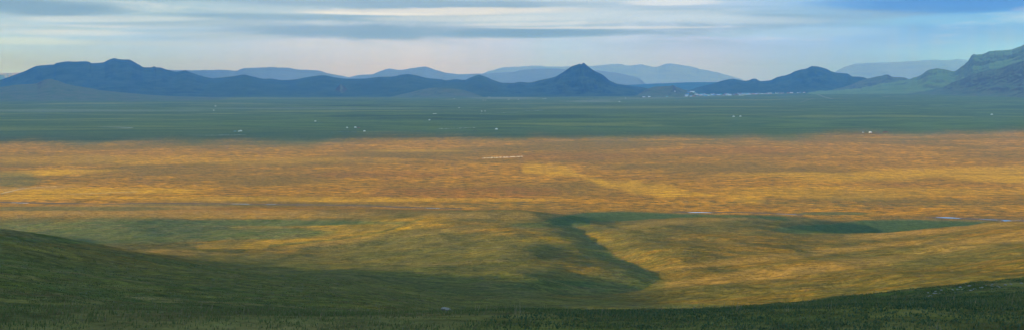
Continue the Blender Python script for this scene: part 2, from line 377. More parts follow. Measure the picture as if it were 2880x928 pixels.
# ------------------------------------------------------------------ sky (world) and light
def build_world():
    w = bpy.data.worlds.new('World'); scene.world = w; w.use_nodes = True
    t = NT(w.node_tree); t.n.clear()
    out = t.new('ShaderNodeOutputWorld')
    sky = t.new('ShaderNodeTexSky', sky_type='NISHITA'); sky.sun_disc = False
    sky.sun_elevation = SUN_EL; sky.sun_rotation = math.atan2(SX, SY); sky.altitude = 1300; sky.dust_density = .3
    b1 = t.new('ShaderNodeBackground'); t.put(b1.inputs[0], sky.outputs[0]); b1.inputs[1].default_value = .08
    tc = t.new('ShaderNodeTexCoord').outputs['Generated']
    s = t.new('ShaderNodeSeparateXYZ'); t.put(s.inputs[0], tc)
    az = t.math('ARCTAN2', s.outputs[0], s.outputs[1]); el = s.outputs[2]
    def azp(px): return math.atan((px - 1440) / F)
    def elp(y): return (YH - y) / F
    A0, A1 = -0.55, 0.55
    fz = t.math('DIVIDE', t.math('SUBTRACT', az, A0), A1 - A0, clamp=True)
    def stops(lst): return [((azp(px) - A0) / (A1 - A0), tuple(c * K for c in srgb(*rgb))) for px, rgb in lst]
    K = .31
    low = t.ramp(fz, stops([(0, (164, 202, 250)), (420, (158, 192, 248)), (800, (174, 190, 238)), (1150, (190, 198, 232)), (1400, (174, 188, 238)), (1560, (160, 190, 244)), (1950, (164, 182, 246)), (2250, (134, 172, 252)), (2600, (110, 160, 240)), (2880, (112, 168, 238))]))
    top = t.ramp(fz, stops([(0, (140, 166, 190)), (500, (150, 176, 198)), (900, (160, 180, 202)), (1300, (158, 178, 204)), (1650, (174, 190, 214)), (2000, (166, 186, 224)), (2300, (124, 168, 228)), (2600, (70, 140, 224)), (2880, (54, 124, 216))]))
    vec = t.new('ShaderNodeCombineXYZ'); t.put(vec.inputs[0], az); t.put(vec.inputs[1], el); t.put(vec.inputs[2], 0.)
    wn = t.noise(t.mapping(vec.outputs[0], (5, 34, 1)), 1.0, 7, .62, .8)
    wn2 = t.noise(t.mapping(vec.outputs[0], (3.0, 26, 1), loc=(4, 2, 0)), 1.0, 7, .68, .8)
    wnv = t.noise(t.mapping(vec.outputs[0], (60, 5, 1)), 1.0, 4, .6)          # rain shafts
    elw = t.math('ADD', el, t.math('MULTIPLY', t.math('SUBTRACT', wn, .5), .022))
    c = t.mix(t.rng(elw, .038, .074), low, top)
    # streaky cloud structure
    st = t.math('MULTIPLY', t.rng(wn2, .44, .60), t.rng(el, .03, .055))
    c = t.mix(t.math('MULTIPLY', st, .75), c, tuple(K * x for x in srgb(118, 146, 178)))
    st2 = t.math('MULTIPLY', t.rng(wn2, .46, .30), t.rng(el, .02, .07))
    c = t.mix(t.math('MULTIPLY', st2, .6), c, tuple(K * x for x in srgb(215, 220, 226)))
    c = t.mix(t.math('MULTIPLY', t.rng(wnv, .42, .66), t.rng(el, .068, .045, 0, .2)), c, tuple(K * x for x in srgb(150, 172, 205)))
    def blob(px, y, rx, ry, rgb, a, tilt=0.):
        nonlocal c
        da = t.math('SUBTRACT', az, azp(px)); de = t.math('SUBTRACT', t.math('SUBTRACT', elw_s, elp(y)), t.math('MULTIPLY', da, tilt))
        q = t.math('ADD', t.math('POWER', t.math('ABSOLUTE', t.math('DIVIDE', da, rx / F)), 2.), t.math('POWER', t.math('ABSOLUTE', t.math('DIVIDE', de, ry / F)), 2.))
        q = t.math('ADD', q, t.math('MULTIPLY', t.math('SUBTRACT', wn, .5), 2.6))
        c = t.mix(t.rng(q, 1.35, .1, 0, a), c, tuple(K * x for x in srgb(*rgb)))
    elw_s = t.math('ADD', el, t.math('MULTIPLY', t.math('SUBTRACT', wn2, .5), .006))
    blob(1180, 92, 560, 22, (108, 138, 172), .85); blob(1500, 96, 330, 14, (104, 136, 170), .9, .01)
    blob(900, 55, 420, 10, (116, 146, 176), .75); blob(1150, 15, 640, 12, (128, 152, 180), .8)
    blob(1260, 34, 440, 12, (222, 218, 216), .7, .01); blob(1010, 42, 200, 5, (225, 224, 222), .6); blob(1330, 55, 330, 10, (205, 212, 220), .5)
    blob(60, 45, 260, 22, (104, 134, 164), .85); blob(330, 12, 380, 10, (124, 150, 178), .7); blob(170, 108, 230, 9, (205, 216, 226), .5, .02); blob(120, 98, 190, 6, (150, 178, 202), .6)
    blob(1750, 45, 330, 20, (182, 198, 222), .6); blob(1880, 12, 140, 10, (214, 216, 228), .6); blob(1680, 80, 420, 4, (208, 214, 224), .5)
    blob(2680, 26, 380, 30, (40, 106, 200), .9, -.02); blob(2760, 75, 330, 16, (120, 178, 232), .5); blob(2840, 62, 80, 4, (150, 196, 236), .35)
    blob(520, 78, 260, 12, (136, 160, 184), .6, .03); blob(300, 70, 260, 10, (205, 216, 224), .45, .03); blob(620, 108, 200, 10, (160, 180, 200), .5, -.02)
    blob(430, 132, 260, 8, (172, 192, 210), .5); blob(60, 130, 200, 10, (200, 222, 226), .5); blob(900, 128, 200, 8, (180, 190, 208), .35)
    blob(1480, 70, 240, 6, (206, 212, 222), .5, .02); blob(2050, 60, 300, 14, (184, 202, 232), .5, -.03); blob(2250, 100, 260, 16, (150, 186, 232), .4)
    # the overcast overhead and behind: even grey-blue, patches raised to lift ambient light
    over = t.mix(t.rng(t.noise(tc, 2.5, 5, .6), .35, .65), tuple(K * x for x in srgb(150, 186, 222)), tuple(1.25 * K * x for x in srgb(190, 210, 232)))
    c = t.mix(t.rng(el, .10, .30), c, over)
    b2 = t.new('ShaderNodeBackground'); t.put(b2.inputs[0], c); b2.inputs[1].default_value = 1.0
    mx = t.new('ShaderNodeMixShader'); mx.inputs[0].default_value = .95
    t.l.new(b1.outputs[0], mx.inputs[1]); t.l.new(b2.outputs[0], mx.inputs[2]); t.l.new(mx.outputs[0], out.inputs[0])
build_world()
S = Vector((SX * math.cos(SUN_EL), SY * math.cos(SUN_EL), math.sin(SUN_EL)))
ld = bpy.data.lights.new('sun', 'SUN'); ld.energy = 5.0; ld.angle = math.radians(.8); ld.color = (1.0, .72, .34)
lo = bpy.data.objects.new('sun', ld); COL.objects.link(lo); lo.rotation_euler = S.to_track_quat('Z', 'Y').to_euler(); lo.location = (-300, -60, 400)

# ------------------------------------------------------------------ ground
me, GX, GY, GZ = build_ground()
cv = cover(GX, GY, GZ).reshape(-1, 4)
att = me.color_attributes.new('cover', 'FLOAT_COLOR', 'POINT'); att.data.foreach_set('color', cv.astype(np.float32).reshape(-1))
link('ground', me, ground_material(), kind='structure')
# ------------------------------------------------------------------ mountains
def sil_interp(pts, u):
    px = np.array([p[0] for p in pts], float); py = np.array([p[1] for p in pts], float)
    return pchip(px[None], py[None], np.clip(u, px[0], px[-1])[None])[0]
def mountain(name, pts, D, front, back, mat, amp=.25, nsc=900., seed=1, base=0., jag=.6, power=1.5, rows=70, baselift=None):
    """a range whose crest follows pts; crest at distance D (number or function of u), feet front metres nearer"""
    u0, u1 = pts[0][0], pts[-1][0]
    n = int(max(60, min(1500, (u1 - u0) / 1.6)))
    u = np.linspace(u0, u1, n)
    Dc = D(u) if callable(D) else np.full(n, float(D))
    py = sil_interp(pts, u)
    py = py + jag * 1.7 * fbm(u / 17., u * 0 + seed, 5, seed, .62)
    py = py - jag * 1.1 * np.maximum(ridged(u / 8., u * 0 + seed, 3, seed + 4), 0)
    zc = H - Dc * (py - YH) / F
    zg = terrain((u - 1440) / F * Dc, Dc) - 4
    taper = sstep(u0, u0 + 60, u) if u0 > 0 else 1.0
    taper = taper * (sstep(u1, u1 - 60, u) if u1 < 2900 else 1.0)
    zc = zg + np.maximum(zc - zg, 0) * taper
    tf = np.linspace(0, 1, rows); tb = np.linspace(0, 1, 16)[1:]
    P = []
    tanu = (u - 1440) / F
    for t in tf:
        Yv = Dc - front * (1 - t); X = tanu * Dc * (Yv / Dc); 
        zb = terrain(X, Yv) + base - 3.0
        s = t ** power
        hh = np.maximum(zc - zb, 0)
        nz = ridged(X / nsc, Yv / nsc * .8, 5, seed) - .1
        z = zb + hh * s + hh * amp * nz * (4 * t * (1 - t)) * (.35 + .65 * t)
        z = np.minimum(z, zb + hh * (s * .25 + .75 * t ** .9) + 2) 
        P.append(np.stack([X, Yv, z], -1))
    for t in tb:
        Yv = Dc + back * t; X = tanu * Yv
        z = zc * (1 - t ** 1.3) - 5 * t
        P.append(np.stack([X, Yv, z], -1))
    me = grid_mesh(name, np.array(P)); 
    if me.polygons[len(me.polygons) // 3].normal.z < 0: me.flip_normals()
    return link(name, me, mat, kind='structure')
M_BLUE = hill_material('mountain_heath', (.026, .040, .028), (.06, .075, .042), (.03, .03, .034), .8)
M_BLUE2 = hill_material('low_hill_heath', (.03, .048, .028), (.06, .08, .04), (.075, .06, .05), .4, 1 / 300.)
M_ROCK = hill_material('rocky_hill', (.095, .13, .045), (.14, .13, .065), (.10, .06, .05), .75, 1 / 120.)
M_GREEN = hill_material('grassy_hill', (.13, .20, .055), (.19, .23, .07), (.15, .14, .10), .75, 1 / 160.)
M_FAR = hill_material('far_range', (.22, .23, .25), (.26, .26, .28), (.25, .25, .27), .5, 1 / 900.)  # lightened albedo puts part of the haze into the colour
mountain('mountain', [(-900,235),(-300,232),(-60,232),(0,226),(29,216),(65,203),(108,186),(152,182),(159,178.5),(199,174),(249,174),(258,178.5),(289,177),(307,169),(322,165),(336,168),(360,168.5),(390,183),(408,191),(426,191),(433,188),(440,191),(452,191),(463,195),(499,203.5),(512,201),(520,199.5),(530,203),(542,207),(578,218),(640,228),(760,240),(900,252),(1000,264)],
         14000, 3800, 4000, M_BLUE, .22, 900, 5, jag=.5)
mountain('low_hills', [(440,272),(500,256),(555,237),(596,222),(630,218.5),(661,215),(687,211),(700,214),(720,218.5),(745,223),(760,222),(792,226.6),(828,225),(865,217.6),(908,213),(944,219),(980,222.6),(1027,222),(1063,217.6),(1099,217),(1145,209.6),(1164,212),(1201,220),(1237,224),(1255,227),(1284,223.7),(1305,226),(1323,219.4),(1340,213),(1347,212),(1363,216),(1389,227),(1414,234),(1440,235),(1500,240),(1560,246),(1620,258)],
         13600, 3200, 3500, M_BLUE2, .35, 800, 15, jag=.4, power=1.25)
mountain('cone_mountain', [(1380,266),(1420,243),(1440,236),(1462,231.5),(1487,233),(1523,225.5),(1559,217.6),(1584,204),(1610,187),(1622,183),(1630,180.7),(1635,182.5),(1641,177.5),(1646,181),(1653,187),(1675,202),(1682,205),(1697,213),(1715,227.7),(1740,237.5),(1765,241),(1801,246),(1827,251),(1856,258),(1890,266)],
         13000, 2300, 2500, M_BLUE, .42, 420, 25, jag=.3)
mountain('knoll', [(1755,274),(1794,264),(1820,252),(1841,244.7),(1850,244),(1874,243.6),(1886,243),(1892,240.5),(1897,243),(1910,248),(1935,256.6),(1964,265),(2000,272)], 11400, 700, 900, M_ROCK, .35, 250, 35, jag=.4)
mountain('far_plateau', [(1700,246),(1765,240),(1801,238),(1874,235),(1975,232),(2015,232),(2100,234),(2300,240)], 24000, 3000, 3000, M_BLUE, .15, 1500, 45, jag=.2)
mountain('mountain', [(1900,266),(1925,257),(1957,248),(1993,240),(2018,232),(2040,226),(2061,222),(2076,225.5),(2098,229),(2121,222.6),(2141,229),(2160,228),(2185,219),(2218,210),(2243,199),(2268,194),(2285,187),(2312,191),(2337,201),(2355,206),(2380,207),(2398,217),(2427,218),(2449,228),(2500,240),(2560,252)],
         15200, 2600, 3000, M_BLUE, .4, 500, 55, jag=.8)
mountain('rocky_hill', [(2270,264),(2323,256),(2377,245),(2420,228),(2440,222),(2467,217),(2494,211),(2510,217),(2543,219),(2557,225),(2600,238),(2680,250)], 13300, 1300, 1500, M_ROCK, .4, 260, 65, jag=.7)
mountain('green_hill', [(2240,266),(2305,257),(2413,250),(2485,236),(2550,225),(2586,214),(2605,202),(2612,198),(2641,194.5),(2659,197),(2680,201.7),(2702,190.5),(2724,172),(2738,154),(2753,155),(2785,145),(2829,142),(2857,136),(2880,127),(3050,95),(3400,80),(3900,110)],
         lambda u: np.interp(u, [2240, 2600, 2880, 3600], [12800, 11800, 11000, 10000]), 2600, 2500, M_GREEN, .4, 300, 75, jag=1.3, power=1.15, rows=110)
mountain('dark_rocky_hill', [(2520,262),(2594,252),(2641,244.7),(2702,225),(2731,212),(2774,201),(2811,194),(2847,181),(2880,172),(2960,158),(3300,140),(3800,170)],
         lambda u: np.interp(u, [2520, 2700, 2880, 3600], [10600, 9600, 8700, 7800]), 1500, 1500, M_ROCK, .36, 300, 85, jag=.9, power=1.2, rows=110)
mountain('dark_hill', [(-900,262),(-300,255),(-60,247),(0,245),(54,239),(101,236),(119,228),(137,223),(155,226),(188,237.5),(253,249),(289,255.5),(361,262.5),(470,271),(600,276.5),(700,280)], 9200, 1700, 2000, M_ROCK, .25, 450, 95, jag=.3, power=1.1)
mountain('hillock', [(905,262),(922,255),(951,240),(957,236),(973,245),(995,254),(1020,262)], 11600, 900, 800, M_ROCK, .3, 200, 105, jag=.3)
mountain('hillock', [(1080,270),(1136,264.6),(1190,252),(1226,247),(1280,250),(1334,262),(1380,270)], 10700, 900, 900, M_ROCK, .3, 260, 115, jag=.3)
M_FAR2 = hill_material('painted_haze_range', (.34, .36, .41), (.40, .41, .46), (.36, .37, .42), .5, 1 / 900.)  # pale lavender albedo stands in for haze and rain veil
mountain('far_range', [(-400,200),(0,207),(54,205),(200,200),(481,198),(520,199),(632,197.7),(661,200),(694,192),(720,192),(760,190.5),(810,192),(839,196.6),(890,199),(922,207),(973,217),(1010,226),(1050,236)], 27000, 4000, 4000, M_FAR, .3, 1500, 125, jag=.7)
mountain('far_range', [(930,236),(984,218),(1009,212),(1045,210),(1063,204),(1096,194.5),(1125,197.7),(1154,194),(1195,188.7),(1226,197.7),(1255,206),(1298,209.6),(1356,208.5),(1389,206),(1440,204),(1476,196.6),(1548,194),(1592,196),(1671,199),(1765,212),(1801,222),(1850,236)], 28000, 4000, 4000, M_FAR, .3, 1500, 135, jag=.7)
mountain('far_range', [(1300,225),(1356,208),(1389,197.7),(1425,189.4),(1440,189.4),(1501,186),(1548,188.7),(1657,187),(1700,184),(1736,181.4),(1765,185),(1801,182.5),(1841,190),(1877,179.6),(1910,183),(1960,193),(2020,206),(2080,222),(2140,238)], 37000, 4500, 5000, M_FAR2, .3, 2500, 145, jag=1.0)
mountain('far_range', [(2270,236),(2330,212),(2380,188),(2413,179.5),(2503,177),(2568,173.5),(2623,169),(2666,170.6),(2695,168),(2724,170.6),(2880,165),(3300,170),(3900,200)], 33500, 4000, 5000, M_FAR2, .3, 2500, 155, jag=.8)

# ------------------------------------------------------------------ exact ground height from the built grid
_gph = np.arctan2(GX[5], GY[5]); _grr = np.hypot(GX[:, 3], GY[:, 3])
def gz(x, y):
    x = np.asarray(x, float); y = np.asarray(y, float)
    ph = np.arctan2(x, y); r = np.hypot(x, y)
    j = np.clip(np.searchsorted(_gph, ph) - 1, 0, len(_gph) - 2); i = np.clip(np.searchsorted(_grr, r) - 1, 0, len(_grr) - 2)
    a = np.clip((ph - _gph[j]) / (_gph[j+1] - _gph[j]), 0, 1); b = np.clip((r - _grr[i]) / (_grr[i+1] - _grr[i]), 0, 1)
    return (GZ[i,j]*(1-a) + GZ[i,j+1]*a)*(1-b) + (GZ[i+1,j]*(1-a) + GZ[i+1,j+1]*a)*b
def spot(u, y):
    X, Y, Z = pix(u, y)
    return X, Y, float(gz(X, Y))

def ribbon(name, pts, w, mat, lift=.06, step=8., kind='structure', wob=.25, seed=0, halo=0):
    """flat strip laid on the ground through photo-row points"""
    P = np.array([pix(u, y)[:2] for u, y in pts])
    seg = np.hypot(*np.diff(P, axis=0).T); s = np.concatenate([[0], np.cumsum(seg)])
    n = int(max(8, s[-1] / step)); t = np.linspace(0, s[-1], n)
    x = pchip(s[None], P[None, :, 0], t[None])[0]; y = pchip(s[None], P[None, :, 1], t[None])[0]
    tx = np.gradient(x); ty = np.gradient(y); L = np.hypot(tx, ty) + 1e-9; nx, ny = -ty / L, tx / L
    ww = w * (1 + wob * fbm(t / (w * 4 + 6), t * 0, 3, seed + 200)) * .5 * np.minimum(1, np.minimum(t + w * .3, s[-1] - t + w * .3) / (w * 1.5))
    rows = []
    for k in (-1, -.33, .33, 1):
        X = x + nx * ww * k; Y = y + ny * ww * k
        rows.append(np.stack([X, Y, gz(X, Y) + lift], -1))
    P3 = np.array(rows); me = grid_mesh(name, P3)
    if me.polygons[0].normal.z < 0: me.flip_normals()
    return link(name, me, mat, kind=kind)

m_mud = simple('river_mud', (.07, .045, .028), .9, .3, .3); m_track = simple('dirt_track_earth', (.30, .26, .20), .95, .15, .05)
m_sand = simple('dry_sand', (.36, .27, .14), .95, .25, .3); m_salt = simple('pale_flat_earth', (.45, .42, .36), .95, .15, .02)
m_water, tw = new_mat('river_water'); tw.b.inputs['Base Color'].default_value = (.14, .19, .23, 1); tw.b.inputs['Roughness'].default_value = .12  # pale blue base holds part of the sky reflection
tw.b.inputs['IOR'].default_value = 1.5; tw.b.inputs['Specular IOR Level'].default_value = .8
ribbon('river_bank', [(-500,562),(0,568.5),(140,571),(270,573),(420,571.5),(650,573),(800,574.5),(1000,577.5),(1150,583),(1300,587)], 9, m_mud, .10, wob=.5)
ribbon('river_bank', [(1890,596.3),(2050,596.6),(2150,599),(2260,604)], 8, m_mud, .10, wob=.5, seed=3)
ribbon('river_bank', [(2600,610.5),(2640,611.5),(2700,613.5),(2760,616),(2830,618.5),(2875,621),(2960,627),(3200,636)], 13, m_mud, .10, wob=.4, seed=5)
for i, (pts, w) in enumerate([([(646,573.2),(675,573.2),(702,573.8)], 4.5), ([(745,574.2),(775,574.4)], 2.5), ([(1195,584.5),(1238,586)], 3), ([(1934,597.0),(1970,597.3),(2003,598)], 5), ([(2180,600.8),(2240,603.5)], 2),
                 ([(2632,611.3),(2665,612),(2702,613.8)], 7), ([(2752,616.3),(2780,617.3),(2808,618.6)], 5), ([(2812,618.8),(2830,619.4),(2852,620.8)], 8), ([(30,569.4),(80,571)], 3)]):
    ribbon('river_water', pts, w, m_water, .16, 3., wob=.5, seed=i)
ribbon('dirt_track', [(2294,264.5),(2306,269),(2322,275),(2343,280)], 10, m_track, 1.2, 60)
ribbon('dirt_track', [(2250,290),(2270,283),(2290,277.5)], 5, m_track, 1.2, 60)
ribbon('dirt_track', [(275,358.5),(330,359),(374,361)], 20, m_track, .5, 20, wob=.6); ribbon('dirt_track', [(325,364),(352,362.5),(374,361)], 9, m_track, .5, 20, wob=.6)
ribbon('dirt_track', [(520,381.5),(600,382),(690,381)], 6, m_track, .4, 15, wob=.6)
ribbon('dirt_track', [(2485,273.5),(2500,272)], 22, m_track, 1.2, 40); ribbon('dirt_track', [(2600,299.5),(2650,299.3)], 20, m_track, 1, 40)
ribbon('dry_riverbed', [(1330,269.5),(1450,269.3),(1560,268.5),(1680,267.4),(1790,266)], 240, m_salt, 1.0, 80, wob=.9, seed=7)
ribbon('dry_riverbed', [(0,545),(60,531),(110,527),(160,524)], 4, m_sand, .3, 5, wob=.8, seed=8)
ribbon('dry_riverbed', [(185,546),(260,544),(330,541),(390,539)], 3, m_sand, .3, 5, wob=.8, seed=9)

# ------------------------------------------------------------------ round felt tents
def lathe(prof, n=20):
    v = []; f = []
    for r, z in prof:
        for k in range(n): a = 2 * math.pi * k / n; v.append((r * math.cos(a), r * math.sin(a), z))
    for i in range(len(prof) - 1):
        for k in range(n): f.append((i*n+k, i*n+(k+1) % n, (i+1)*n+(k+1) % n, (i+1)*n+k))
    return v, f
def boxv(x0, x1, y0, y1, z0, z1):
    return ([(x0,y0,z0),(x1,y0,z0),(x1,y1,z0),(x0,y1,z0),(x0,y0,z1),(x1,y0,z1),(x1,y1,z1),(x0,y1,z1)],
            [(0,3,2,1),(4,5,6,7),(0,1,5,4),(1,2,6,5),(2,3,7,6),(3,0,4,7)])
def join(*parts):
    V = []; Fc = []
    for v, f in parts:
        o = len(V); V += list(v); Fc += [tuple(i + o for i in q) for q in f]
    return V, Fc
m_felt = simple('white_felt', (.58, .58, .56), .9, .06, .8); m_roof = simple('white_canvas', (.66, .66, .64), .85, .05, .8)
m_door = simple('painted_wood_door', (.50, .16, .05), .6, .1); m_dark = simple('dark_opening', (.06, .05, .045), .9); m_rope = simple('horsehair_rope', (.32, .26, .19), .9)
def empty(name, loc, rz=0.):
    o = bpy.data.objects.new(name, None); COL.objects.link(o); o.location = loc; o.rotation_euler = (0, 0, rz); o.empty_display_size = .5; return o
def make_ger():
    root = empty('round_tent', (0, 0, 0))
    link('wall', raw_mesh('wall', *lathe([(3.12, -.6), (3.15, .0), (3.2, .7), (3.12, 1.55)], 24), True), m_felt, root)
    link('roof', raw_mesh('roof', *lathe([(3.25, 1.45), (3.18, 1.62), (2.0, 2.25), (.75, 2.75), (.62, 2.78)], 24), True), m_roof, root)
    link('crown_ring', raw_mesh('crown_ring', *lathe([(.62, 2.70), (.64, 2.86), (.3, 2.93), (.01, 2.95)], 14), True), m_dark, root)
    link('door', raw_mesh('door', *boxv(-.45, .45, -3.28, -3.10, 0, 1.5)), m_door, root)
    link('rope', raw_mesh('rope', *join(lathe([(3.22, .98), (3.24, 1.0), (3.22, 1.02)], 24), lathe([(3.24, .48), (3.26, .5), (3.24, .52)], 24))), m_rope, root)
    pv, pf = lathe([(.07, 2.6), (.07, 3.6)], 8)
    link('stove_pipe', raw_mesh('stove_pipe', [(x + .25, y, z) for x, y, z in pv], pf), m_dark, root)
    return root
def copy_tree(o, parent=None):
    c = o.copy(); COL.objects.link(c)
    if parent: c.parent = parent
    for ch in o.children: copy_tree(ch, c)
    return c
GERS = [
 (677,370.8,1.25,'larger white round tent beside a blue truck on the left green plain'), (671.5,371.2,.8,'small white tent squeezed between the blue truck and larger tent'),
 (887,343,1.1,'lone white tent with dark cattle at its right, above the tent pair'), (976,361,1.0,'left tent of the white pair near the long line of dark cattle'),
 (999.5,360,1.1,'right tent of the white pair, reddish pen at its side'), (1025,370.8,1.0,'white round tent standing alone just below and right of the tent pair'),
 (1396.4,365.3,1.3,'large lone white round tent in the dark green band right of the sheep line'), (1207.8,339,1.0,'white round tent left of the scattered dark cattle, in mid plain'),
 (1220,321.8,1.1,'left of two touching white tents above the scattered cattle'), (1225.5,321.4,1.0,'right of two touching white tents above the scattered cattle'),
 (1291,304.4,1.1,'single white tent on the pale green plain above the touching tents'), (1354.7,314.6,1.1,'left tent of a pair by the far line of white sheep'),
 (1364.4,314,.9,'right, smaller tent of a pair by the far line of white sheep'), (1277.6,279,1.2,'tiny far white tent below the rust coloured hillock'),
 (1359,283.2,1.2,'left tent of a distant pair below the pale salt flat'), (1366,283.2,1.1,'right tent of a distant pair below the pale salt flat'),
 (1374,274.6,1.1,'left of two tiny white tents above the pale salt flat'), (1378,274.6,1.1,'right of two tiny white tents above the pale salt flat'),
 (1429,273,1.1,'tiny white tent on the upper edge of the plain left of the cone mountain'), (1431,281.4,1.3,'distant white tent at the right end of the pale salt flat'),
 (1458,281.6,1.2,'distant white tent just right of the pale salt flat'), (1527,279.2,1.2,'leftmost of three tiny tents below the cone mountain'),
 (1532,279,1.0,'middle of three tiny tents below the cone mountain'), (1535,278.6,1.2,'rightmost of three tiny tents below the cone mountain'),
 (1524,270.2,1.2,'tiny white tent at the foot of the cone mountain on the pale strip'), (1759,277.6,1.5,'tiny tent on the plain left of the knoll beside the town'),
 (1742,287.6,1.7,'single white tent on open green plain below and left of the knoll'), (606,300.4,1.4,'upper of two tiny tents on the far left plain'), (601,312,1.1,'lower of two tiny tents on the far left plain'),
 (2063.5,329.8,1.35,'left tent of the white pair on the right hand green plain'), (2082.5,328.9,1.25,'right tent of the white pair on the right hand green plain'),
 (2789.6,323.8,1.4,'lone white tent on the far right green plain'), (2448,374.8,1.3,'white round tent standing on dark bare earth at the edge of the golden plain'),
]
ger0 = make_ger()
for i, (u, y, s, lab) in enumerate(GERS):
    g = ger0 if i == 0 else copy_tree(ger0)
    X, Y, Z = spot(u, y); s2 = s * (1.0 if Y < 6000 else 1.15)
    g.location = (X, Y, Z + .02); g.scale = (s2, s2, s2 * 1.1); g.rotation_euler = (0, 0, random.uniform(-.5, .5))
    tag(g, lab, 'tent', 'white felt tents scattered over the plain')

# ------------------------------------------------------------------ truck and van
def vehicle(name, u, y, col, label, cat, rz, truck=True):
    X, Y, Z = spot(u, y); root = empty(name, (X, Y, Z), rz); tag(root, label, cat)
    mb = simple(name + '_paint', col, .4, .05, 1, .5)
    if truck:
        link('cargo_bed', raw_mesh('cargo_bed', *join(boxv(-3.4, 1.0, -1.2, 1.2, .95, 1.1), boxv(-3.4, 1.0, -1.2, -1.1, 1.1, 2.0), boxv(-3.4, 1.0, 1.1, 1.2, 1.1, 2.0), boxv(-3.4, -3.3, -1.1, 1.1, 1.1, 2.0), boxv(.9, 1.0, -1.1, 1.1, 1.1, 2.3))), mb, root)
        prof = [(1.15, .8), (3.5, .8), (3.5, 1.55), (2.7, 1.7), (2.45, 2.55), (1.25, 2.6)]
    else:
        prof = [(-2.2, .45), (2.1, .45), (2.15, 1.1), (1.5, 1.25), (1.1, 1.95), (-2.2, 2.0)]
    n = len(prof); v = [(x, -1.05, z) for x, z in prof] + [(x, 1.05, z) for x, z in prof]
    f = [tuple(range(n)), tuple(range(2 * n - 1, n - 1, -1))] + [(i, i + n, (i + 1) % n + n, (i + 1) % n) for i in range(n)]
    link('cab' if truck else 'body', raw_mesh('cab', v, f), mb, root)
    link('window', raw_mesh('window', *(boxv(1.4, 2.45, -1.07, 1.07, 1.75, 2.4) if truck else boxv(-1.9, 1.2, -1.07, 1.07, 1.3, 1.8))), m_dark, root)
    for x in ((-2.4, 2.5) if truck else (-1.4, 1.4)):
        for s in (-1, 1):
            a, b = lathe([(.05, -.14), (.45, -.14), (.48, 0), (.45, .14), (.05, .14)], 14)
            w = link('wheel', raw_mesh('wheel', [(p[0], p[2], p[1]) for p in a], b), m_dark, root); w.location = (x, s * 1.02, .47)
vehicle('truck', 661, 371.4, (.22, .36, .55), 'blue flatbed truck parked left of the white round tents', 'truck', .3)
vehicle('van', 2428, 374.6, (.75, .76, .78), 'small white van on the dark earth left of the round tent', 'van', .2, False)

# low plank pen and a long fence
def fence(name, pts, h, mat, label, cat, n=4):
    P = [spot(u, y) for u, y in pts]; root = empty(name, P[0]); tag(root, label, cat)
    ox, oy, oz = P[0]; panels = []
    for (a, b) in zip(P[:-1], P[1:]):
        L = math.hypot(b[0] - a[0], b[1] - a[1]); m = max(2, int(L / 4)); 
        for k in range(m):
            t0, t1 = k / m, (k + .96) / m
            q = [(a[0] + (b[0] - a[0]) * t - ox, a[1] + (b[1] - a[1]) * t - oy) for t in (t0, t1)]
            z = float(gz(q[0][0] + ox, q[0][1] + oy)) - oz; hh = h * random.uniform(.92, 1.05)
            dx, dy = q[1][0] - q[0][0], q[1][1] - q[0][1]; l = math.hypot(dx, dy); nx, ny = -dy / l * .08, dx / l * .08
            c = [(q[0][0]-nx, q[0][1]-ny), (q[1][0]-nx, q[1][1]-ny), (q[1][0]+nx, q[1][1]+ny), (q[0][0]+nx, q[0][1]+ny)]
            panels.append(([(x, yy, z - .3) for x, yy in c] + [(x, yy, z + hh) for x, yy in c], boxv(0,1,0,1,0,1)[1]))
    link('boards', raw_mesh('boards', *join(*panels)), mat, root)
    return root
m_oldwood = simple('weathered_wood', (.12, .09, .075), .9, .25); m_redwood = simple('reddish_planks', (.26, .10, .06), .9, .2)
fence('livestock_pen', [(2483,373.6),(2496,373.4),(2498,372.2),(2486,372.4),(2483,373.6)], 1.5, m_redwood, 'low reddish plank pen on the dark earth right of the round tent', 'animal pen')
fence('fence', [(1797,275.4),(1822,275.2),(1846,274.2)], 3.2, m_oldwood, 'long dark plank fence by the two white sheds left of the town', 'fence')
fence('fence', [(1892,274.2),(1916,273.2)], 3.2, m_oldwood, 'dark plank fence at the left end of the town', 'fence')
fence('livestock_pen', [(1004,361.2),(1012,361),(1013,360),(1005,360.2)], 1.4, m_redwood, 'tiny reddish pen at the right side of the white tent pair', 'animal pen')

